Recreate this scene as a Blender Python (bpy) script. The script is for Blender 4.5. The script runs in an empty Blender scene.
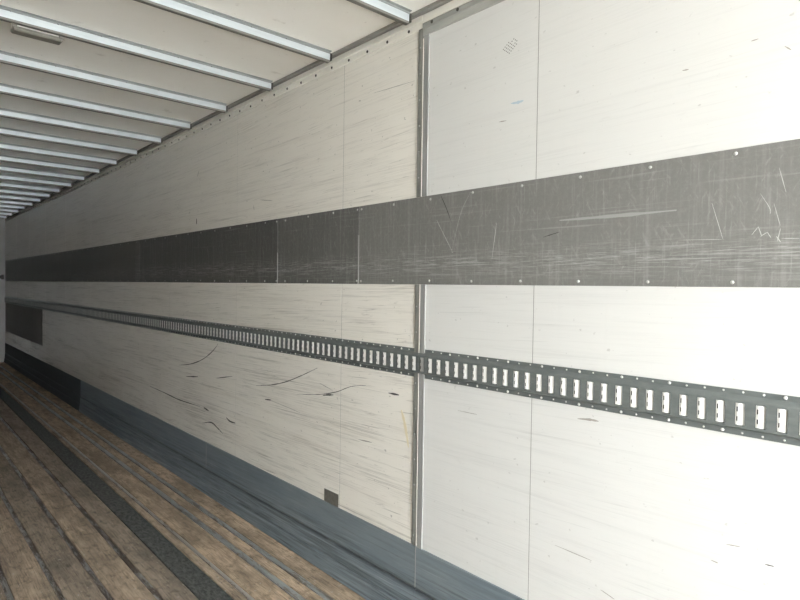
import bpy, bmesh, math, random
from mathutils import Matrix, Vector

random.seed(7)
SC = bpy.context.scene
COL = SC.collection

# ------------------------------------------------------------------ camera
yaw, pitch, roll = map(math.radians, (41.978, -1.2605, -0.8004))
CAMZ = 1.541
Rz = Matrix.Rotation(-yaw, 3, 'Z')
Rx = Matrix.Rotation(pitch, 3, 'X')
Ry = Matrix.Rotation(roll, 3, 'Y')
Rm = Rz @ Rx @ Ry
right, fwd, up = Rm.col[0], Rm.col[1], Rm.col[2]
camd = bpy.data.cameras.new('camera')
camd.sensor_width = 36.0
camd.lens = 36.0 * 579.485 / 800.0
camd.clip_start = 0.02
cam = bpy.data.objects.new('camera', camd)
COL.objects.link(cam)
M = Matrix.Identity(4)
for r in range(3):
    M[r][0], M[r][1], M[r][2] = right[r], up[r], -fwd[r]
M[2][3] = CAMZ
cam.matrix_world = M
SC.camera = cam

# ------------------------------------------------------------------ sky, exposure
W = bpy.data.worlds.new('overcast_sky')
SC.world = W
W.use_nodes = True
bg = W.node_tree.nodes['Background']
bg.inputs['Color'].default_value = (0.90, 0.96, 1.0, 1)
bg.inputs['Strength'].default_value = 1.0
sund = bpy.data.lights.new('sun', 'SUN')
sund.energy = 0.6
sund.angle = math.radians(2.0)
sund.color = (1.0, .97, .93)
sun = bpy.data.objects.new('sun', sund)
COL.objects.link(sun)
sun.rotation_euler = Vector((.62, -.12, -.78)).to_track_quat('-Z', 'Y').to_euler()
SC.view_settings.view_transform = 'Standard'
SC.view_settings.look = 'None'
SC.view_settings.gamma = 1.0
SC.view_settings.use_curve_mapping = False
SC.view_settings.exposure = 4.5

# ------------------------------------------------------------------ dimensions (metres)
XW = 1.80            # right wall face
XL = -0.65           # left wall face
YR = -2.3            # open rear end of the trailer
YF = 13.30           # front wall
ZC = 2.752           # ceiling sheet

# ------------------------------------------------------------------ node helpers
class Mat:
    def __init__(self, name, rough=0.6, metallic=0.0, spec=0.5):
        self.m = bpy.data.materials.new(name)
        self.m.use_nodes = True
        self.nt = self.m.node_tree
        self.b = self.nt.nodes['Principled BSDF']
        self.b.inputs['Roughness'].default_value = rough
        self.b.inputs['Metallic'].default_value = metallic
        self.b.inputs['Specular IOR Level'].default_value = spec
        self.pos = self.nt.nodes.new('ShaderNodeNewGeometry').outputs['Position']
        self.oi = self.nt.nodes.new('ShaderNodeObjectInfo').outputs['Random']
    def link(self, a, b):
        self.nt.links.new(a, b)
    def noise(self, scale, lo, hi, detail=3.0, rough=0.6, off=(0, 0, 0), out=(0, 1), rot=0.0, perobj=0.0):
        """noise of the world position, stretched per axis; lo..hi is remapped to out"""
        n = self.nt.nodes
        mp = n.new('ShaderNodeMapping')
        mp.inputs['Scale'].default_value = (1, 1, 1)
        mp.inputs['Rotation'].default_value = (rot, 0, 0)
        vm = n.new('ShaderNodeVectorMath'); vm.operation = 'MULTIPLY_ADD'
        self.link(self.pos, mp.inputs['Vector'])
        self.link(mp.outputs['Vector'], vm.inputs[0])
        vm.inputs[1].default_value = scale
        vm.inputs[2].default_value = off
        v = vm.outputs[0]
        if perobj:
            mu = n.new('ShaderNodeMath'); mu.operation = 'MULTIPLY'
            self.link(self.oi, mu.inputs[0]); mu.inputs[1].default_value = perobj
            ad = n.new('ShaderNodeVectorMath'); ad.operation = 'ADD'
            self.link(v, ad.inputs[0]); self.link(mu.outputs[0], ad.inputs[1])
            v = ad.outputs[0]
        t = n.new('ShaderNodeTexNoise')
        t.inputs['Scale'].default_value = 1.0
        t.inputs['Detail'].default_value = detail
        t.inputs['Roughness'].default_value = rough
        self.link(v, t.inputs['Vector'])
        return self.remap(t.outputs['Fac'], lo, hi, out[0], out[1])
    def remap(self, s, lo, hi, a=0.0, b=1.0):
        r = self.nt.nodes.new('ShaderNodeMapRange')
        r.clamp = True
        self.link(s, r.inputs['Value'])
        for k, val in zip(('From Min', 'From Max', 'To Min', 'To Max'), (lo, hi, a, b)):
            r.inputs[k].default_value = val
        return r.outputs['Result']
    def mul(self, a, b):
        m = self.nt.nodes.new('ShaderNodeMath'); m.operation = 'MULTIPLY'
        self.link(a, m.inputs[0])
        if isinstance(b, (int, float)):
            m.inputs[1].default_value = b
        else:
            self.link(b, m.inputs[1])
        return m.outputs[0]
    def axis(self, i):
        s = self.nt.nodes.new('ShaderNodeSeparateXYZ')
        self.link(self.pos, s.inputs[0])
        return s.outputs[i]
    def bumpband(self, i, c, w):
        """1 at coordinate c, falling to 0 at distance w"""
        a = self.axis(i)
        s = self.nt.nodes.new('ShaderNodeMath'); s.operation = 'SUBTRACT'
        self.link(a, s.inputs[0]); s.inputs[1].default_value = c
        b = self.nt.nodes.new('ShaderNodeMath'); b.operation = 'ABSOLUTE'
        self.link(s.outputs[0], b.inputs[0])
        return self.remap(b.outputs[0], 0.0, w, 1.0, 0.0)
    def mix(self, fac, a, b):
        m = self.nt.nodes.new('ShaderNodeMix'); m.data_type = 'RGBA'
        if isinstance(fac, (int, float)): m.inputs[0].default_value = fac
        else: self.link(fac, m.inputs[0])
        for val, k in ((a, 6), (b, 7)):
            if isinstance(val, tuple): m.inputs[k].default_value = (*val, 1)
            else: self.link(val, m.inputs[k])
        return m.outputs[2]
    def color(self, c):
        if isinstance(c, tuple): self.b.inputs['Base Color'].default_value = (*c, 1)
        else: self.link(c, self.b.inputs['Base Color'])
        return self
    def rough(self, s):
        self.link(s, self.b.inputs['Roughness']); return self
    def bump(self, h, strength=0.3, dist=0.002):
        b = self.nt.nodes.new('ShaderNodeBump')
        b.inputs['Strength'].default_value = strength
        b.inputs['Distance'].default_value = dist
        self.link(h, b.inputs['Height'])
        self.link(b.outputs['Normal'], self.b.inputs['Normal'])
        return self

def wall_paint(name, base, dirt, streak, light, dirt_amt, rough):
    m = Mat(name, rough=rough)
    big = m.noise((1, .7, 1.1), .35, .7, 3)
    s1 = m.noise((1, 1.1, 60), .56, .74, 5, .7, rot=.015)
    s2 = m.noise((1, .5, 22), .55, .75, 5, .65, rot=-.02, off=(3, 5, 1))
    s3 = m.noise((1, 3.0, 130), .63, .72, 3, .6, rot=.05, off=(1, 9, 4))
    s4 = m.noise((1, 2.2, 210), .46, .66, 4, .7, rot=.03, off=(5, 2, 9))
    s5 = m.noise((1, .8, 9), .45, .68, 5, .7, rot=-.04, off=(1, 1, 5))
    s6 = m.noise((1, 9, 55), .62, .74, 4, .7, rot=.12, off=(6, 3, 2))
    sp = m.noise((1, 38, 60), .71, .76, 2, .5, off=(7, 2, 2))
    vs = m.noise((1, 30, .8), .6, .8, 3, .6, off=(2, 2, 8))
    low = m.remap(m.axis(2), 0.4, 2.5, 1.0, .45)
    c = m.mix(m.mul(big, .22), base, dirt)
    c = m.mix(m.mul(m.mul(s2, low), dirt_amt), c, dirt)
    c = m.mix(m.mul(m.mul(s1, low), dirt_amt), c, streak)
    c = m.mix(m.mul(m.mul(s3, low), dirt_amt * .9), c, streak)
    c = m.mix(m.mul(m.mul(m.mul(s4, s5), low), dirt_amt * 1.1), c, streak)
    c = m.mix(m.mul(s6, dirt_amt * .45), c, streak)
    c = m.mix(m.mul(vs, .10), c, dirt)
    c = m.mix(m.mul(sp, .5), c, light)
    m.color(c)
    m.bump(m.noise((1, 6, 60), .3, .7, 4), .12, .001)
    return m.m

M_BEIGE = wall_paint('painted_plywood_beige', (.86, .82, .745), (.66, .61, .53), (.27, .24, .205), (.20, .18, .16), .66, .14)
M_WHITE = wall_paint('painted_plywood_white', (0.70, 0.69, 0.662), (0.563, 0.558, 0.536), (.42, .41, .39), (.40, .38, .36), .33, .33)
M_LEFT = wall_paint('low_bounce_plywood_left', (0.300, 0.282, 0.252), (0.228, 0.210, 0.186), (.2, .18, .16), (.2, .18, .16), .5, .5)  # unseen wall, coloured dark to cut bounce light deep in the trailer
M_SEAM = Mat('seam_dark', .8).color((.26, .245, .22)).m
M_BACK = Mat('backing_board', .8).color((.38, .35, .31)).m

def band_paint(name, base, lite, amt, rough):
    m = Mat(name, rough=rough, spec=.5)
    zone = m.bumpband(2, 1.642, .075)
    s1 = m.noise((1, 6, 190), .50, .62, 6, .8, rot=.01)
    s2 = m.noise((1, 16, 360), .60, .68, 3, .6, off=(4, 4, 4))
    s3 = m.noise((1, 1.5, 90), .60, .72, 4, .6, off=(8, 1, 2))
    v1 = m.noise((1, 110, 5), .58, .70, 4, .7, off=(1, 6, 6))
    v2 = m.noise((1, 60, 14), .58, .70, 4, .7, rot=.5, off=(5, 3, 6))
    f1 = m.noise((1, 70, 70), .45, .75, 5, .8, off=(3, 3, 3))
    f2 = m.noise((1, 90, 22), .60, .70, 3, .7, rot=-.45, off=(9, 3, 1))
    v3 = m.noise((1, 45, 1.6), .52, .72, 4, .7, off=(4, 7, 1))
    big = m.noise((1, 1.3, 2.5), .35, .7, 4)
    dk = m.noise((1, 7, 120), .56, .68, 4, .7, off=(2, 8, 3))
    c = m.mix(m.mul(big, .35), base, tuple(x * .72 for x in base))
    c = m.mix(m.mul(m.mul(dk, zone), .7), c, tuple(x * .4 for x in base))
    c = m.mix(m.mul(f1, .14 * amt), c, lite)
    c = m.mix(m.mul(f2, .2 * amt), c, lite)
    c = m.mix(m.mul(v3, .20 * amt), c, lite)
    c = m.mix(m.mul(s3, .28 * amt), c, lite)
    c = m.mix(m.mul(v1, .30 * amt), c, lite)
    c = m.mix(m.mul(v2, .22 * amt), c, lite)
    c = m.mix(m.mul(m.mul(s1, zone), .75 * amt), c, lite)
    c = m.mix(m.mul(m.mul(s2, zone), .8 * amt), c, lite)
    m.color(c)
    m.bump(s1, .15, .0008)
    return m.m

M_BAND = [band_paint('band_grey', (.185, .180, .168), (.46, .45, .43), .9, .45),
          band_paint('band_dark_grey', (.125,.122,.114), (.48, .47, .44), .9, .40),
          band_paint('band_charcoal', (.085, .083, .078), (.42, .41, .38), .9, .36),
          band_paint('band_worn_grey', (.14, .137, .127), (.35, .34, .32), .6, .48)]

def kick_paint():
    m = Mat('kick_plate_blue', rough=.45)
    s1 = m.noise((1, 1.3, 75), .48, .62, 5, .75, rot=.01)
    s2 = m.noise((1, 2.5, 120), .60, .68, 4, .6, off=(3, 1, 1), rot=-.03)
    s3 = m.noise((1, 1.6, 60), .52, .66, 4, .7, off=(6, 6, 1), rot=.04)
    low = m.remap(m.axis(2), .33, .16, .25, 1.0)
    groove = m.bumpband(2, .176, .017)
    groove2 = m.mul(m.bumpband(2, .088, .010), m.noise((1, 2, 4), .4, .55))
    c = m.mix(m.noise((1, 1.2, 5), .35, .7), (.155, .19, .215), (.20, .235, .255))
    c = m.mix(m.mul(m.mul(s1, low), .7), c, (.05, .057, .063))
    c = m.mix(m.mul(m.mul(s3, low), .7), c, (.30, .34, .36))
    c = m.mix(m.mul(m.mul(s2, low), .6), c, (.05, .055, .06))
    c = m.mix(m.mul(groove, .85), c, (.035, .038, .042))
    c = m.mix(m.mul(groove2, .5), c, (.04, .044, .05))
    sm = m.noise((1, 5, 40), .5, .75, 5, .7, off=(8, 8, 8))
    c = m.mix(m.mul(sm, .35), c, (.27, .31, .33))
    wide = m.mul(m.noise((1, .9, 30), .52, .66, 4, .6, off=(2, 2, 7)), low)
    c = m.mix(m.mul(wide, .45), c, (.06, .07, .08))
    m.color(c).bump(s1, .2, .001)
    return m.m
M_KICK = kick_paint()
M_FAR_SHEET = Mat('far_sheet_brown', .6).color((.21, .195, .175)).m
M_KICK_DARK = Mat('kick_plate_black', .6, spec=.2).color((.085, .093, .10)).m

def metal(name, c1, c2, rough, metallic, sc=(20, 20, 20)):
    m = Mat(name, rough=rough, metallic=metallic)
    m.color(m.mix(m.noise(sc, .35, .68, 4), c1, c2))
    return m.m
M_POST_D = metal('post_dark_steel', (.17, .17, .155), (.30, .295, .27), .5, .1, (1, 60, 6))
M_POST_L = metal('post_light_steel', (.27, .275, .262), (.35, .35, .335), .5, .1, (1, 40, 3))
M_TOPGREY = metal('top_strip_grey', (.37, .37, .34), (.44, .435, .40), .5, .1, (1, 4, 30))
M_TOPGREY_D = metal('top_strip_dark_grey', (.29, .29, .265), (.36, .355, .33), .5, .1, (1, 4, 30))
M_TRIM = metal('top_trim_cream', (.88, .85, .78), (.80, .77, .69), .45, 0, (1, 5, 30))
M_RAIL = metal('cargo_track_grey_green', (.135, .15, .145), (.175, .19, .184), .42, .2, (1, 20, 60))
M_RAIL_BACK = Mat('cargo_track_cavity', .8).color((.035, .037, .036)).m
M_INSERT = metal('slot_plate_white', (.80, .79, .765), (.70, .685, .655), .45, 0, (1, 60, 40))
M_INSERT_D = metal('slot_plate_grey', (.33, .33, .31), (.27, .27, .26), .5, 0, (1, 60, 40))
M_RIVET = metal('rivet_zinc', (.72, .71, .68), (.60, .60, .57), .35, .3, (90, 90, 90))
M_BOLT = metal('bolt_black', (.035, .033, .03), (.07, .062, .05), .55, .2, (90, 90, 90))
M_BOW = metal('roof_bow_zinc', (.60, .645, .665), (.52, .565, .59), .36, .35, (9, 60, 60))
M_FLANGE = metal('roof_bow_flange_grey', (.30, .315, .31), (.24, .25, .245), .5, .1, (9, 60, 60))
M_BOWLIP = metal('roof_bow_shade_lip', (.13, .125, .11), (.18, .17, .15), .6, .1, (9, 60, 60))  # dark tone paints shade into the bow undersides and lower web edge
M_EDGE = metal('roof_edge_angle_grey', (.34, .335, .31), (.26, .25, .23), .55, .1, (20, 3, 20))
M_FRONT = metal('front_wall_paint', (.42, .415, .385), (.36, .35, .325), .5, 0, (3, 1, 2))
M_MARKD = Mat('rubber_scuff_black', .7).color((.055, .05, .045)).m
M_MARKG = Mat('scuff_grey_brown', .7).color((.34, .315, .28)).m
M_MARKW = Mat('scratch_pale', .6).color((.48, .47, .445)).m
M_MARKS = Mat('scrape_soft_grey', .5).color((.33, .325, .31)).m
M_BLUE = Mat('blue_paint_smear', .6).color((.44, .54, .60)).m
M_YELL = Mat('yellow_paint_drip', .6).color((.74, .65, .45)).m
M_PLATE = metal('cover_plate_olive', (.17, .16, .135), (.12, .112, .095), .5, .1, (1, 60, 60))
M_LAMPB = metal('lamp_body_grey', (.20, .19, .16), (.16, .15, .13), .5, .1, (30, 30, 30))
M_LENS = Mat('lamp_lens_frosted', .3).color((.76, .74, .69)).m

def ceiling_paint():
    m = Mat('ceiling_sheet_cream', rough=.42)
    c = m.mix(m.noise((1.1, 1.6, 1), .35, .72, 4), (0.900, 0.875, 0.819), (0.849, 0.819, 0.758))
    c = m.mix(m.mul(m.noise((9, 9, 9), .66, .74, 3), .35), c, (.45, .41, .35))
    c = m.mix(m.mul(m.noise((30, 24, 9), .70, .76, 3, off=(4, 4, 4)), .4), c, (.36, .33, .29))
    m.color(c)
    return m.m
M_CEIL = ceiling_paint()

def plank_paint(name, a, b, dirt):
    m = Mat(name, rough=.7, spec=.12)
    g = m.noise((16, 1.1, 1), .35, .68, 5, .65, perobj=40)
    fine = m.noise((110, 4.5, 1), .42, .68, 4, .6, perobj=30)
    spots = m.noise((22, 14, 1), .52, .66, 5, .7, off=(3, 1, 0))
    dark = m.noise((7, 2.4, 1), .44, .66, 4, .6, off=(9, 4, 0), perobj=3)
    blot = m.noise((26, 3.2, 1), .46, .66, 6, .75, off=(2, 9, 0), perobj=7)
    hair = m.noise((150, 7, 1), .50, .66, 4, .7, off=(5, 5, 0))
    peck = m.noise((60, 42, 1), .66, .71, 2, .5, off=(1, 5, 0))
    c = m.mix(g, a, b)
    c = m.mix(m.mul(fine, .35), c, tuple(x * .55 for x in a))
    c = m.mix(m.mul(dark, .75), c, dirt)
    c = m.mix(m.mul(spots, .6), c, tuple(x * .5 for x in dirt))
    c = m.mix(m.mul(blot, .7), c, dirt)
    c = m.mix(m.mul(hair, .65), c, tuple(x * .5 for x in dirt))
    c = m.mix(m.mul(peck, .6), c, (.50, .46, .41))
    m.color(c).bump(fine, .25, .0015)
    return m.m
M_PLANK = [plank_paint('floor_wood_tan', (.56, .435, .32), (.45, .35, .26), (.20, .165, .13)),
           plank_paint('floor_wood_grey', (.44, .355, .275), (.36, .29, .225), (.17, .145, .12)),
           plank_paint('floor_wood_warm', (.70, .53, .375), (.56, .425, .305), (.22, .175, .13))]
def grit():
    m = Mat('floor_dark_grit', rough=.8)
    a = m.noise((60, 26, 1), .38, .62, 5, .75)
    b = m.noise((40, 9, 1), .55, .72, 4, .7, rot=0, off=(4, 4, 4))
    c = m.mix(a, (.028, .03, .028), (.12, .124, .116))
    c = m.mix(m.mul(b, .6), c, (.16, .16, .15))
    c = m.mix(m.noise((70, 50, 1), .72, .76, 2), c, (.40, .38, .35))
    m.color(c).bump(a, .5, .003)
    return m.m
M_GRIT = grit()
def strip_metal(name, c1, c2, c3, amt):
    m = Mat(name, rough=.38, metallic=.45)
    c = m.mix(m.noise((60, 3, 1), .35, .65, 4), c1, c2)
    c = m.mix(m.noise((24, 4, 1), .5 - amt, .56 - amt * .6, 6, .8, off=(2, 7, 1)), c, c3)
    m.color(c)
    return m.m
M_STRIP_A = strip_metal('floor_strip_bright', (.46, .475, .475), (.36, .37, .365), (.27, .235, .20), .0)
M_STRIP_B = strip_metal('floor_strip_worn', (.48, .47, .455), (.34, .32, .30), (.13, .10, .08), .045)
M_STRIP_C = strip_metal('floor_strip_pale', (.50, .47, .44), (.40, .365, .335), (.22, .18, .15), -.06)
M_SUB = Mat('subfloor_dark', .85).color((.085, .07, .055)).m
def ground_mat():
    m = Mat('yard_concrete', rough=.9)
    m.color(m.mix(m.noise((1, 1, 1), .35, .7, 5), (0.600, 0.585, 0.560), (0.520, 0.510, 0.490)))
    return m.m
M_GROUND = ground_mat()

# ------------------------------------------------------------------ mesh helpers
class MB:
    def __init__(self):
        self.v, self.f, self.mi = [], [], []
    def poly(self, pts, mi=0):
        b = len(self.v); self.v += [tuple(p) for p in pts]
        self.f.append(tuple(range(b, b + len(pts)))); self.mi.append(mi)
    def box(self, x0, x1, y0, y1, z0, z1, mi=0):
        b = len(self.v)
        self.v += [(x, y, z) for x in (x0, x1) for y in (y0, y1) for z in (z0, z1)]
        for q in ((0, 1, 3, 2), (4, 6, 7, 5), (0, 4, 5, 1), (2, 3, 7, 6), (0, 2, 6, 4), (1, 5, 7, 3)):
            self.f.append(tuple(b + i for i in q)); self.mi.append(mi)
        return self
    def prism(self, prof, axis, a0, a1, mi=0, mis=None):
        """closed profile extruded along an axis: 'Y' takes (x,z) pairs, 'X' takes (y,z) pairs"""
        n = len(prof); b = len(self.v)
        for a in (a0, a1):
            for p, q in prof:
                self.v.append((p, a, q) if axis == 'Y' else (a, p, q))
        for i in range(n):
            j = (i + 1) % n
            self.f.append((b + i, b + j, b + n + j, b + n + i)); self.mi.append(mis[i] if mis else mi)
        self.f.append(tuple(b + i for i in range(n))[::-1]); self.mi.append(mi)
        self.f.append(tuple(b + n + i for i in range(n))); self.mi.append(mi)
        return self
    def mesh(self, name, mats, smooth=False, bevel=0.0):
        me = bpy.data.meshes.new(name)
        me.from_pydata(self.v, [], self.f)
        if not isinstance(mats, (list, tuple)): mats = [mats]
        for m in mats: me.materials.append(m)
        for p, i in zip(me.polygons, self.mi): p.material_index = i
        bm = bmesh.new(); bm.from_mesh(me)
        bmesh.ops.remove_doubles(bm, verts=bm.verts, dist=1e-6)
        bmesh.ops.recalc_face_normals(bm, faces=bm.faces)
        if bevel:
            bmesh.ops.bevel(bm, geom=[e for e in bm.edges], offset=bevel, segments=1, affect='EDGES', clamp_overlap=True)
        bm.to_mesh(me); bm.free()
        if smooth:
            for p in me.polygons: p.use_smooth = True
        me.update()
        return me
    def build(self, name, mats, parent=None, **kw):
        return place(name, self.mesh(name, mats, **kw), parent)

def place(name, data, parent=None, loc=None):
    o = bpy.data.objects.new(name, data)
    COL.objects.link(o)
    if parent: o.parent = parent
    if loc: o.location = loc
    return o
def structure(o, label=None, category=None):
    o['kind'] = 'structure'
    if label: o['label'] = label
    if category: o['category'] = category
    return o
def tag(o, label, cat, group=None):
    o['label'] = label; o['category'] = cat
    if group: o['group'] = group
    return o

def dome(name, r, h, mat, axis=-1, seg=10):
    """small rivet head whose flat side sits at x=0 and which bulges to -x (or +x)"""
    b = MB(); rings = [(r, 0), (r * .9, h * .45), (r * .55, h * .85)]
    for (ra, ha), (rb, hb) in zip(rings, rings[1:]):
        for i in range(seg):
            t0, t1 = 2 * math.pi * i / seg, 2 * math.pi * (i + 1) / seg
            b.poly([(axis * ha, ra * math.cos(t0), ra * math.sin(t0)), (axis * ha, ra * math.cos(t1), ra * math.sin(t1)),
                    (axis * hb, rb * math.cos(t1), rb * math.sin(t1)), (axis * hb, rb * math.cos(t0), rb * math.sin(t0))])
    b.poly([(axis * h * .85, rings[2][0] * math.cos(2 * math.pi * i / seg), rings[2][0] * math.sin(2 * math.pi * i / seg)) for i in range(seg)])
    b.poly([(0, r * math.cos(2 * math.pi * i / seg), r * math.sin(2 * math.pi * i / seg)) for i in range(seg)])
    return b.mesh(name, mat, smooth=False)

# ------------------------------------------------------------------ ground outside
g = MB().box(-40, 40, -60, 40, -1.45, -1.25).build('ground', M_GROUND)
structure(g, 'pale concrete yard below the trailer', 'ground')

# ------------------------------------------------------------------ floor
floor = MB().box(XL - .05, XW + .06, YR, YF + .05, -.14, -.016).build('floor', M_SUB)
structure(floor, 'worn wooden trailer floor with metal strips', 'floor')
strips = [(1.645, .030, 'A'), (1.538, .036, 'A'), (1.356, .020, 'B'), (1.022, .024, 'C'), (.835, .024, 'C'),
          (.660, .022, 'C'), (.472, .024, 'C'), (.290, .024, 'C'), (.108, .024, 'C'), (-.075, .024, 'C'),
          (-.258, .024, 'C'), (-.440, .024, 'C')]
def plank(x0, x1, mi, parent=floor, x0f=None, x1f=None, y0=YR, y1=YF):
    """one board with a worn, slightly wavy top edge; the far end may be shifted"""
    x0f = x0 if x0f is None else x0f; x1f = x1 if x1f is None else x1f
    b = MB(); n = 14; rows = []
    for i in range(n + 1):
        t = i / n; y = y0 + (y1 - y0) * t
        a, c = x0 + (x0f - x0) * t, x1 + (x1f - x1) * t
        w0, w1 = random.uniform(0, .0025), random.uniform(0, .0025)
        dz = random.uniform(-.0015, .0)
        rows.append([(a + w0, y, -.0155), (a + w0, y, -.003 + dz), (a + w0 + .004, y, dz), (c - w1 - .004, y, dz), (c - w1, y, -.003 + dz), (c - w1, y, -.0155)])
    for r0, r1 in zip(rows, rows[1:]):
        for k in range(5): b.poly([r0[k], r0[k + 1], r1[k + 1], r1[k]])
    b.poly(rows[0]); b.poly(rows[-1])
    return b.build('floor_plank', mi, parent)
edges = [XW - .002] + [s for s in strips]
xr = XW - .004
for k, (x, w, kind) in enumerate(strips):
    x0, x1 = x + w / 2 + .001, xr
    wm = M_PLANK[2] if k < 3 else (M_PLANK[0] if k in (4, 6, 8) else M_PLANK[1])
    if k == 3:      # the board that carries the dark gritty strip is split by it
        plank(1.272, x1, M_PLANK[0], x0f=1.356 - .020)
        d = plank(1.138, 1.270, M_GRIT, x0f=1.215, x1f=1.334)
        d.name = 'gritty_board'; d['label'] = 'dark grey gritty anti-slip board'
        plank(x0, 1.136, M_PLANK[1], x1f=1.213)
    else:
        plank(x0, x1, wm)
    b = MB()
    if kind == 'A':
        b.prism([(x - w / 2, -.0158), (x - w / 2, .0005), (x - w / 2 + .004, .0025), (x + w / 2 - .004, .0025), (x + w / 2, .0005), (x + w / 2, -.0158)], 'Y', YR, YF)
        s = b.build('floor_strip', M_STRIP_A, floor)
    elif kind == 'B':
        b.prism([(x - w / 2, -.0158), (x - w / 2, -.001), (x - w / 2 + .003, .001), (x + w / 2 - .003, .001), (x + w / 2, -.001), (x + w / 2, -.0158)], 'Y', YR, YF)
        s = b.build('floor_strip', M_STRIP_C, floor)
    else:
        b.prism([(x - w / 2, -.0158), (x - w / 2, -.006), (x + w / 2, -.006), (x + w / 2, -.0158)], 'Y', YR, YF)
        s = b.build('floor_strip', M_STRIP_B, floor)
    xr = x - w / 2 - .001
plank(XL + .004, xr, M_PLANK[0])

# ------------------------------------------------------------------ right wall
wall = MB().box(XW + .009, XW + .06, YR, YF + .05, -.13, ZC + .05).build('wall_right', M_BACK)
structure(wall, 'long side wall of the trailer lined with painted plywood panels', 'wall')
seams = [YR, .06, 1.262, 1.861, 2.456, 3.660, 4.872, 6.075, 7.28, 8.48, 9.69, 10.89, 12.09, YF]
for a, b_ in zip(seams, seams[1:]):
    m = M_WHITE if b_ < 1.9 else M_BEIGE
    gap = .0016
    p = MB().box(XW, XW + .0085, a + gap, b_ - gap, .02, ZC - .004).build('wall_panel', m, wall)
# shallow dark fillers seen inside the joints
for y in seams[1:-1]:
    MB().box(XW + .0006, XW + .0088, y - .0015, y + .0015, .02, ZC - .005).build('joint_filler', M_SEAM, wall)

fs = MB().box(XW - .003, XW - .0004, 9.9, YF - .04, .60, 1.1375).build('dark_sheet', M_FAR_SHEET, wall, bevel=.0008)  # thin dark brown sheet over the lower wall at the far end
fs['label'] = 'dark sheet below the track at the far end'
# ------------------------------------------------------------------ grey band
M_RIVET_G = metal('rivet_dull_grey', (.50, .495, .47), (.38, .37, .35), .35, .2, (90, 90, 90))
RIV = dome('rivet', .0056, .004, M_RIVET_G)
joints = [YR, 2.315, 3.112, 5.64, 8.10, 10.60, YF - .03]
bmat = [0, 1, 2, 3, 3, 3]
for k, (a, b_) in enumerate(zip(joints, joints[1:])):
    s = MB().box(XW - .003, XW - .0004, a + .001, b_ - .001, 1.555, 1.945).build('band_sheet', M_BAND[bmat[k]], wall, bevel=.0008)
    s['label'] = 'grey scratched protective band sheet'
    y = a + .06 if k else YR + .08
    ys = []
    yy = .592 - .243 * 13
    while yy < YF:
        if a + .012 < yy < b_ - .012: ys.append(yy)
        yy += .243
    if k: ys.append(a + .012)
    for yy in ys:
        for z in (1.929, 1.569):
            place('rivet', RIV, s, (XW - .003, yy, z + random.uniform(-.002, .002)))
# bright joint lips on the band
for y, z0, z1 in ((2.315, 1.556, 1.80), (3.112, 1.556, 1.74)):
    MB().box(XW - .0046, XW - .0031, y - .004, y + .003, z0, z1).build('joint_lip', M_MARKS, wall)
MB().box(XW - .0046, XW - .0031, 5.60, 5.72, 1.556, 1.944).build('joint_cover', M_BAND[1], wall)

# ------------------------------------------------------------------ joint post in the wall
post = structure(place('trim_1', None), 'two-part grey steel joint post running down the wall', 'post')
post.location = (XW, 1.861, .373)
def pchild(o): o.parent = post; o.matrix_parent_inverse = Matrix.Translation((-XW, -1.861, -.373)); return o
pchild(MB().box(XW - .006, XW - .0005, 1.8635, 1.895, .375, 1.5545).build("post_strip", M_POST_D, bevel=.0015))
pchild(MB().box(XW - .006, XW - .0005, 1.8635, 1.895, 1.9455, 2.690).build('post_strip', M_POST_D, bevel=.0015))
pchild(MB().box(XW - .0065, XW - .0005, 1.828, 1.8605, .373, 1.5545).build('post_strip', M_POST_L, bevel=.0006))
pchild(MB().box(XW - .0075, XW - .0005, 1.8608, 1.8632, .38, 1.5545).build('sealant_bead', M_TRIM))
pchild(MB().box(XW - .0075, XW - .0005, 1.8608, 1.8632, 1.9455, 2.64).build('sealant_bead', M_TRIM))
pchild(MB().box(XW - .0065, XW - .0005, 1.828, 1.8605, 1.9455, 2.652).build('post_strip', M_POST_L, bevel=.0006))
PR = dome('rivet', .004, .0025, M_POST_L)
for z in [.42 + .115 * i for i in range(20)]:
    if 1.14 < z < 1.27 or 1.54 < z < 1.96: continue
    pchild(place('rivet', PR, None, (XW - .006, 1.882, z)))

# ------------------------------------------------------------------ top trims with bolts
BOLT = dome('bolt', .0075, .005, M_BOLT)
t2 = MB().prism([(XW, 2.686), (XW - .006, 2.688), (XW - .007, 2.713), (XW - .004, 2.7145), (XW - .004, 2.7165), (XW - .013, 2.719), (XW - .014, 2.742), (XW, 2.744)], 'Y', 1.866, YF - .01).build('trim_2', M_TRIM)
structure(t2, 'cream top trim with dark bolt heads beyond the post', 'trim')
t3 = MB().prism([(XW, 2.707), (XW - .010, 2.709), (XW - .012, 2.742), (XW, 2.744)], 'Y', YR, 1.8655).build('trim_3', M_TRIM)
structure(t3, 'plain cream top trim above the grey strip', 'trim')
t4 = MB().prism([(XW, 2.652), (XW - .006, 2.653), (XW - .0065, 2.680), (XW - .010, 2.683), (XW - .0105, 2.7055), (XW, 2.7065)], 'Y', YR, 1.8655,
                mis=[0, 0, 0, 1, 0, 0]).build('trim_4', [M_TOPGREY, M_TOPGREY_D])
structure(t4, 'flat grey metal strip with dark bolts along the top of the white panels', 'trim')
for i in range(-31, 76):
    y = 1.958 + .1505 * i
    if y < YR + .03 or y > YF - .05: continue
    if y > 1.87: place('bolt', BOLT, t2, (XW - .0062, y, 2.699 + random.uniform(-.002, .002)))
    else: place('bolt', BOLT, t4, (XW - .0102, y, 2.697 + random.uniform(-.002, .002)))

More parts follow.
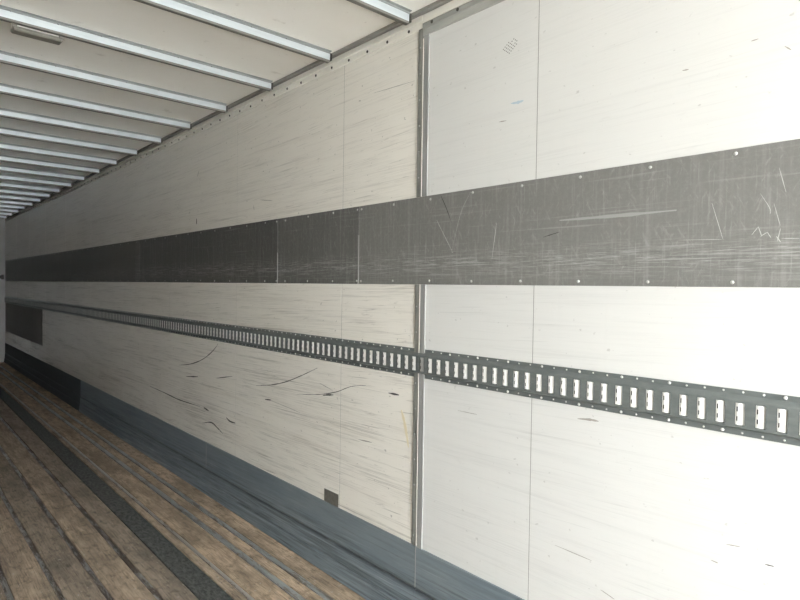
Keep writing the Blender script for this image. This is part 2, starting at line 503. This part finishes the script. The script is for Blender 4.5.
# ------------------------------------------------------------------ blue kick plate
kick = structure(place('baseboard_right', None), 'blue-grey scraped steel kick plate along the floor', 'kick plate')
kick.location = (XW, YR, 0)
kp = [(XW - .0005, .374), (XW - .006, .373), (XW - .0065, .185), (XW - .001, .177), (XW - .009, .168), (XW - .013, .096),
      (XW - .008, .088), (XW - .016, .080), (XW - .026, .004), (XW - .0005, .004)]
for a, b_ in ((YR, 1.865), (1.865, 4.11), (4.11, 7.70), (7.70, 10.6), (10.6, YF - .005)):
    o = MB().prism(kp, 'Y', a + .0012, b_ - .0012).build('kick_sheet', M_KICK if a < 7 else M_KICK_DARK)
    o.parent = kick; o.matrix_parent_inverse = Matrix.Translation((-XW, -YR, 0))
for y, z0 in ((1.865, .19), (4.11, .02)):
    o = MB().box(XW - .0078, XW - .0066, y - .002, y + .002, z0 if z0 > .18 else .19, .372).build('seam_bead', M_MARKS)
    o.parent = kick; o.matrix_parent_inverse = Matrix.Translation((-XW, -YR, 0))

# ------------------------------------------------------------------ ceiling and roof bows
ceil = MB().box(XL - .05, XW + .06, YR, YF + .05, ZC, ZC + .04).build('ceiling', M_CEIL)
structure(ceil, 'cream roof sheet carried by metal roof bows', 'ceiling')
MB().prism([(XW - .001, ZC - .0005), (XW - .001, ZC - .006), (XW - .040, ZC - .0055), (XW - .042, ZC - .016), (XW - .045, ZC - .016), (XW - .045, ZC - .0005)],
           'Y', YR, YF - .005).build('roof_edge_angle', M_EDGE, ceil)
BOWS = []
YB0, DB = 1.896, .6025
def bow_profile(y):
    z0, z1 = ZC - .0004, ZC - .053
    return [(y - .016, z0), (y - .016, z0 - .003), (y - .004, z0 - .004), (y - .004, z0 - .010), (y, z0 - .011), (y + .001, z1 + .010), (y + .002, z1), (y + .024, z1),
            (y + .026, z1 + .003), (y + .026, z0 - .003), (y + .044, z0 - .003), (y + .044, z0)]
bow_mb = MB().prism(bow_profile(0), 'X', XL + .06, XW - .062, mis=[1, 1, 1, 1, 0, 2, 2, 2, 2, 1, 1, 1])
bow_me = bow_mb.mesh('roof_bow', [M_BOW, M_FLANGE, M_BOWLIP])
CLIP = MB().prism([(-.004, ZC - .008), (-.004, ZC - .045), (.030, ZC - .045), (.030, ZC - .008)], 'X', XW - .0615, XW - .052).mesh('end_cap', M_BOLT)
BR = dome('rivet', .006, .004, M_FLANGE)
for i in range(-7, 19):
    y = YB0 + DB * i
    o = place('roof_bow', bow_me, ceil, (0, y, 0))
    place('end_cap', CLIP, o)
    if 0 <= i < 5:
        for k in range(11):
            r = place('rivet', BR, o, (XL + .16 + .186 * k + (.11 if i % 2 else 0), -.006, ZC - .0105))
            r.rotation_euler = (0, -math.pi / 2, 0)

# ------------------------------------------------------------------ left wall, front wall
wl = MB().box(XL - .06, XL - .009, YR, YF + .05, -.13, ZC + .05).build('wall_left', M_BACK)
structure(wl, 'opposite side wall of the trailer', 'wall')
for a, b_ in zip(seams, seams[1:]):
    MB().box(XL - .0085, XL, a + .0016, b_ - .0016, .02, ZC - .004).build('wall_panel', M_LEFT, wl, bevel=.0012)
MB().box(XL + .0004, XL + .003, YR, YF - .03, 1.555, 1.945).build('band_sheet', M_BAND[1], wl)
kl = MB().box(XL + .0005, XL + .006, YR, YF - .01, .004, .373).build('baseboard_left', M_KICK)
structure(kl, 'blue-grey steel kick plate of the opposite wall', 'kick plate')
wf = MB().box(XL - .05, XW + .008, YF, YF + .06, -.13, ZC - .001).build('wall_front', M_FRONT)
structure(wf, 'pale front wall at the far end of the trailer', 'wall')
br = MB().box(1.735, 1.775, YF - .035, YF - .0005, 1.585, 1.675).box(1.69, 1.735, YF - .020, YF - .0005, 1.60, 1.66).build('corner_bracket', M_BOLT, bevel=.003)
tag(br, 'small dark metal bracket on the pale front wall at the far corner', 'bracket')

# ------------------------------------------------------------------ cargo tracks
PITCH, YS0 = .0509, .4575
zs0, zs1 = 1.1690, 1.2315          # slot bottom / top
def track_mesh(ya, yb, fa, fb, slots):
    """channel from ya to yb with flanges from fa to fb and a rectangular opening per slot"""
    b = MB(); xf = XW - .0175; xl = XW - .003
    prof_up = [(xf, 1.2375), (xf + .002, 1.2405), (xl - .003, 1.2495), (xl, 1.252)]
    prof_dn = [(xf, 1.162), (xf + .003, 1.1605), (xl - .002, 1.156), (xl, 1.154)]
    for pr in (prof_up, prof_dn):
        for (x0, z0), (x1, z1) in zip(pr, pr[1:]):
            b.poly([(x0, ya, z0), (x0, yb, z0), (x1, yb, z1), (x1, ya, z1)])
    # flanges
    b.box(xl, XW - .0003, fa, fb, 1.252, 1.267)
    b.box(xl, XW - .0003, fa, fb, 1.138, 1.154)
    # ribs beside the lower bend
    b.box(xl - .0025, xl, fa, fb, 1.1545, 1.157)
    # face
    b.poly([(xf, ya, zs1), (xf, yb, zs1), (xf, yb, 1.2375), (xf, ya, 1.2375)])
    b.poly([(xf, ya, 1.162), (xf, yb, 1.162), (xf, yb, zs0), (xf, ya, zs0)])
    hw = .0127
    cur = ya
    for y in slots:
        b.poly([(xf, cur, zs0), (xf, y - hw, zs0), (xf, y - hw, zs1), (xf, cur, zs1)])
        xb = XW - .0045
        b.poly([(xf, y - hw, zs0), (xb, y - hw, zs0), (xb, y - hw, zs1), (xf, y - hw, zs1)], 1)
        b.poly([(xf, y + hw, zs0), (xb, y + hw, zs0), (xb, y + hw, zs1), (xf, y + hw, zs1)], 1)
        b.poly([(xf, y - hw, zs0), (xf, y + hw, zs0), (xb, y + hw, zs0), (xb, y - hw, zs0)], 1)
        b.poly([(xf, y - hw, zs1), (xf, y + hw, zs1), (xb, y + hw, zs1), (xb, y - hw, zs1)], 1)
        cur = y + hw
    b.poly([(xf, cur, zs0), (xf, yb, zs0), (xf, yb, zs1), (xf, cur, zs1)])
    # back sheet and ends
    b.poly([(XW - .0042, ya, 1.156), (XW - .0042, yb, 1.156), (XW - .0042, yb, 1.25), (XW - .0042, ya, 1.25)], 1)
    for y in (ya, yb):
        b.poly([(xf, y, 1.162), (xl, y, 1.154), (xl, y, 1.252), (xf, y, 1.2375)])
    return b.mesh('channel', [M_RAIL, M_RAIL_BACK])

def slot_plate_mesh(mat):
    """bulged plate inside a slot, with two narrow openings on its far side; +y is away from the camera"""
    b = MB()
    ys = [-.0116, -.009, -.004, .002, .0052, .0086, .0119]
    zz = [0, .011, .0235, .0375, .051, .0615]
    def X(i): 
        t = (ys[i] - .004) / .0158
        return -.0170 + .0060 * t * t
    for i in range(6):
        for j in range(5):
            if i == 4 and j in (1, 3): continue
            b.poly([(X(i), ys[i], zz[j]), (X(i + 1), ys[i + 1], zz[j]), (X(i + 1), ys[i + 1], zz[j + 1]), (X(i), ys[i], zz[j + 1])])
    return b.mesh('slot_plate', mat, smooth=True)
SP, SPD = slot_plate_mesh(M_INSERT), slot_plate_mesh(M_INSERT_D)
TR = dome('rivet', .0050, .0035, M_RIVET)
TRS = dome('rivet', .0032, .0022, M_RIVET)
allslots = [YS0 + PITCH * k for k in range(-33, 253)]
rails = [(-1.2, 1.8570, -1.2, 1.827, 'steel cargo track piece nearest the camera, right of the grey post'),
         (1.8576, 7.30, 1.896, 7.30, 'middle piece of slotted steel cargo track, starting left of the grey post'),
         (7.302, YF - .03, 7.302, YF - .03, 'far dark piece of slotted steel cargo track running to the front wall')]
for ya, yb, fa, fb, lab in rails:
    sl = [y for y in allslots if ya + .013 < y < yb - .013]
    root = tag(place('cargo_track', None, None, (XW, ya, 1.138)), lab, 'cargo track', 'cargo track pieces along the wall')
    inv = Matrix.Translation((-XW, -ya, -1.138))
    def adopt(o):
        o.parent = root; o.matrix_parent_inverse = inv; return o
    adopt(place('channel', track_mesh(ya, yb, fa, fb, sl)))
    for y in sl:
        dim = abs(y - 1.832) < .01
        adopt(place('slot_plate', SPD if dim else SP, None, (XW - .0003 + (.0 if not dim else .0), y, zs0 + .0008)))
    far = MB()
    for n, y in enumerate(allslots):
        y += -.003
        if not (fa + .01 < y < fb - .01): continue
        big = (n % 3 == 0)
        for z in (1.2595, 1.146):
            if y < 4.2:
                adopt(place('rivet', TR if (big and random.random() < .95) else TRS, None, (XW - .003, y, z + random.uniform(-.001, .001))))
            else:
                r = .0045 if big else .003
                x0, x1 = XW - .0055, XW - .003
                far.poly([(x0, y - r, z), (x0, y, z + r), (x0, y + r, z), (x0, y, z - r)])
                for (p, q), (p2, q2) in (((-1, 0), (0, 1)), ((0, 1), (1, 0)), ((1, 0), (0, -1)), ((0, -1), (-1, 0))):
                    far.poly([(x0, y + p * r, z + q * r), (x0, y + p2 * r, z + q2 * r), (x1, y + p2 * r, z + q2 * r), (x1, y + p * r, z + q * r)])
    if far.f:
        o = adopt(place('rivet_rows', far.mesh('rivet_rows', M_RIVET))); o['kind'] = 'stuff'

# ------------------------------------------------------------------ small fittings
lamp = tag(place('ceiling_lamp', None, None, (.553, 3.155, ZC)), 'slim rectangular lamp under the ceiling beside the second roof bow', 'lamp')
li = Matrix.Translation((-.553, -3.155, -ZC))
for nm, mbx, mt, bv in (('lamp_body', MB().box(.455, .650, 3.135, 3.190, 2.698, ZC - .0005), M_LENS, .004),
                        ('lamp_lens', MB().box(.452, .652, 3.130, 3.190, 2.676, 2.6975), M_LAMPB, .006),
                        ('lamp_foot', MB().box(.450, .470, 3.127, 3.1345, 2.688, 2.712), M_LAMPB, .002),
                        ('lamp_foot', MB().box(.635, .655, 3.127, 3.1345, 2.688, 2.712), M_LAMPB, .002)):
    o = mbx.build(nm, mt, bevel=bv); o.parent = lamp; o.matrix_parent_inverse = li
pl = MB().box(XW - .0035, XW - .0005, 2.462, 2.592, .3745, .443).build('cover_plate', M_PLATE, bevel=.001)
tag(pl, 'small square olive-grey plate on the wall just above the blue kick plate', 'plate')

# ------------------------------------------------------------------ scuffs and scratches on the wall
def ribbon(name, pts, w, mat, x, parent=wall, taper=True):
    P = [Vector((p[0], p[1])) for p in pts]
    # refine with a Catmull-Rom curve
    Q = []
    ext = [P[0] * 2 - P[1]] + P + [P[-1] * 2 - P[-2]]
    for a, b_, c, d in zip(ext, ext[1:], ext[2:], ext[3:]):
        for i in range(5):
            t = i / 5
            Q.append(.5 * ((2 * b_) + (c - a) * t + (2 * a - 5 * b_ + 4 * c - d) * t * t + (3 * b_ - a - 3 * c + d) * t ** 3))
    Q.append(P[-1])
    L, R = [], []
    n = len(Q)
    for i, q in enumerate(Q):
        tn = (Q[min(i + 1, n - 1)] - Q[max(i - 1, 0)])
        tn = tn.normalized() if tn.length > 1e-9 else Vector((1, 0))
        nn = Vector((-tn.y, tn.x))
        k = (.25 + .75 * math.sin(math.pi * (i + .3) / (n - .4))) if taper else 1
        k *= random.uniform(.6, 1.25)
        L.append(q + nn * w * .5 * k); R.append(q - nn * w * .5 * k)
    b = MB()
    xo, xi = x - .0006, x - .0001
    for i in range(n - 1):
        b.poly([(xo, *L[i]), (xo, *L[i + 1]), (xo, *R[i + 1]), (xo, *R[i])])
        b.poly([(xo, *L[i]), (xo, *L[i + 1]), (xi, *L[i + 1]), (xi, *L[i])])
        b.poly([(xo, *R[i]), (xo, *R[i + 1]), (xi, *R[i + 1]), (xi, *R[i])])
    return b.build(name, mat, parent)
dark = [
 ([(4.663, .888), (4.436, .919), (4.202, .98), (4.029, 1.057), (3.934, 1.12)], .007, 0),
 ([(5.328, .625), (4.962, .617), (4.633, .608), (4.242, .62)], .009, 0),
 ([(4.174, .623), (4.086, .614)], .012, 0),
 ([(3.37, .897), (3.194, .924), (3.016, .966), (2.852, 1.021), (2.674, 1.089)], .006, 0),
 ([(4.195, .503), (4.042, .535), (3.936, .515), (3.847, .491)], .010, 0),
 ([(3.797, .615), (3.739, .599), (3.656, .601)], .012, 0),
 ([(4.508, .814), (4.282, .84)], .009, 0),
 ([(3.963, .869), (3.706, .915)], .006, 0),
 ([(3.192, .831), (2.848, .812)], .004, 1),
 ([(3.255, .826), (3.177, .833)], .010, 0),
 ([(2.882, .913), (2.666, .943), (2.498, .981), (2.367, 1.028), (2.245, 1.051)], .004, 0),
 ([(2.62, .945), (2.57, .955), (2.52, .962)], .009, 0),
 ([(2.073, 1.038), (1.998, 1.039)], .009, 0),
 ([(2.653, 1.008), (2.525, .985)], .004, 1),
 ([(2.3, .769), (2.192, .776)], .006, 1),
 ([(1.071, 1.094), (1.024, 1.099), (.992, 1.099)], .008, 1),
 ([(1.628, 1.029), (1.525, 1.03)], .003, 1),
 ([(1.151, .624), (1.007, .62)], .003, 1),
 ([(.972, .534), (.922, .522)], .003, 1),
 ([(.59, .819), (.554, .824)], .003, 1),
 ([(.492, .797), (.471, .799)], .004, 0),
 ([(.63, .759), (.611, .757)], .004, 1),
 ([(1.438, 2.19), (1.402, 2.188)], .004, 1),
 ([(.561, 2.236), (.543, 2.237)], .003, 1),
 ([(.48, 2.198), (.465, 2.184)], .003, 1),
 ([(.745, 2.204), (.727, 2.203)], .004, 1),
 ([(2.211, 2.486), (1.924, 2.472)], .003, 1),
 ([(4.288, 2.40), (4.315, 2.359)], .008, 1),
 ([(4.327, 2.042), (4.326, 1.997)], .012, 0),
 ([(3.335, 2.082), (3.184, 2.061)], .004, 1),
 ([(3.425, 2.058), (3.417, 2.023)], .006, 1),
]
for pts, w, k in dark:
    ribbon('scuff_mark', pts, w, (M_MARKD, M_MARKG)[k], XW)
ribbon('paint_smear', [(1.382, 2.249), (1.350, 2.246), (1.324, 2.247)], .010, M_BLUE, XW)
ribbon('paint_drip', [(1.98, .972), (1.954, .907), (1.928, .808)], .018, M_YELL, XW)
xb = XW - .003
for pts, w, m in [
 ([(.546, 1.699), (.53, 1.721)], .0022, M_MARKW), ([(.53, 1.721), (.521, 1.694)], .0022, M_MARKW),
 ([(.524, 1.694), (.508, 1.705)], .002, M_MARKW), ([(.508, 1.705), (.499, 1.689)], .002, M_MARKW),
 ([(.486, 1.692), (.476, 1.676)], .0028, M_MARKW), ([(.477, 1.713), (.484, 1.678)], .002, M_MARKW),
 ([(.651, 1.797), (.619, 1.691)], .0016, M_MARKW), ([(.484, 1.875), (.467, 1.809)], .0016, M_MARKW),
 ([(.494, 1.781), (.478, 1.72)], .0014, M_MARKW), ([(.527, 1.811), (.504, 1.77), (.502, 1.754)], .0014, M_MARKW),
 ([(.74, 1.695), (.623, 1.691)], .0016, M_MARKW), ([(.474, 1.686), (.433, 1.684)], .0016, M_MARKW),
 ([(1.157, 1.786), (.933, 1.785), (.751, 1.786)], .012, M_MARKS),
 ([(1.574, 1.936), (1.629, 1.849), (1.677, 1.689)], .0016, M_MARKS), ([(1.768, 1.835), (1.668, 1.688)], .0016, M_MARKW),
 ([(1.439, 1.798), (1.459, 1.657)], .0018, M_MARKW), ([(1.743, 1.936), (1.707, 1.874), (1.679, 1.815)], .004, M_MARKD),
 ([(1.224, 1.73), (1.156, 1.745)], .003, M_MARKD)]:
    ribbon('scratch', pts, w, m, xb)
# small field of drilled vent holes high on the white panel
o0 = Vector((1.423, 2.466)); e1 = Vector((-.030, -.024)) / 4; e2 = Vector((.038 * .9, .028)) / 4
e2 = Vector((-.038, .028)) / 5
HD = dome('vent_hole', .0024, .0004, M_PLATE, seg=8)
for i in range(5):
    for j in range(6):
        if (i, j) in ((0, 5), (4, 5), (0, 4), (2, 4)): continue
        q = o0 + e1 * i * .95 + e2 * j * 1.1
        place('vent_hole', HD, wall, (XW - .0002, q.x, q.y))
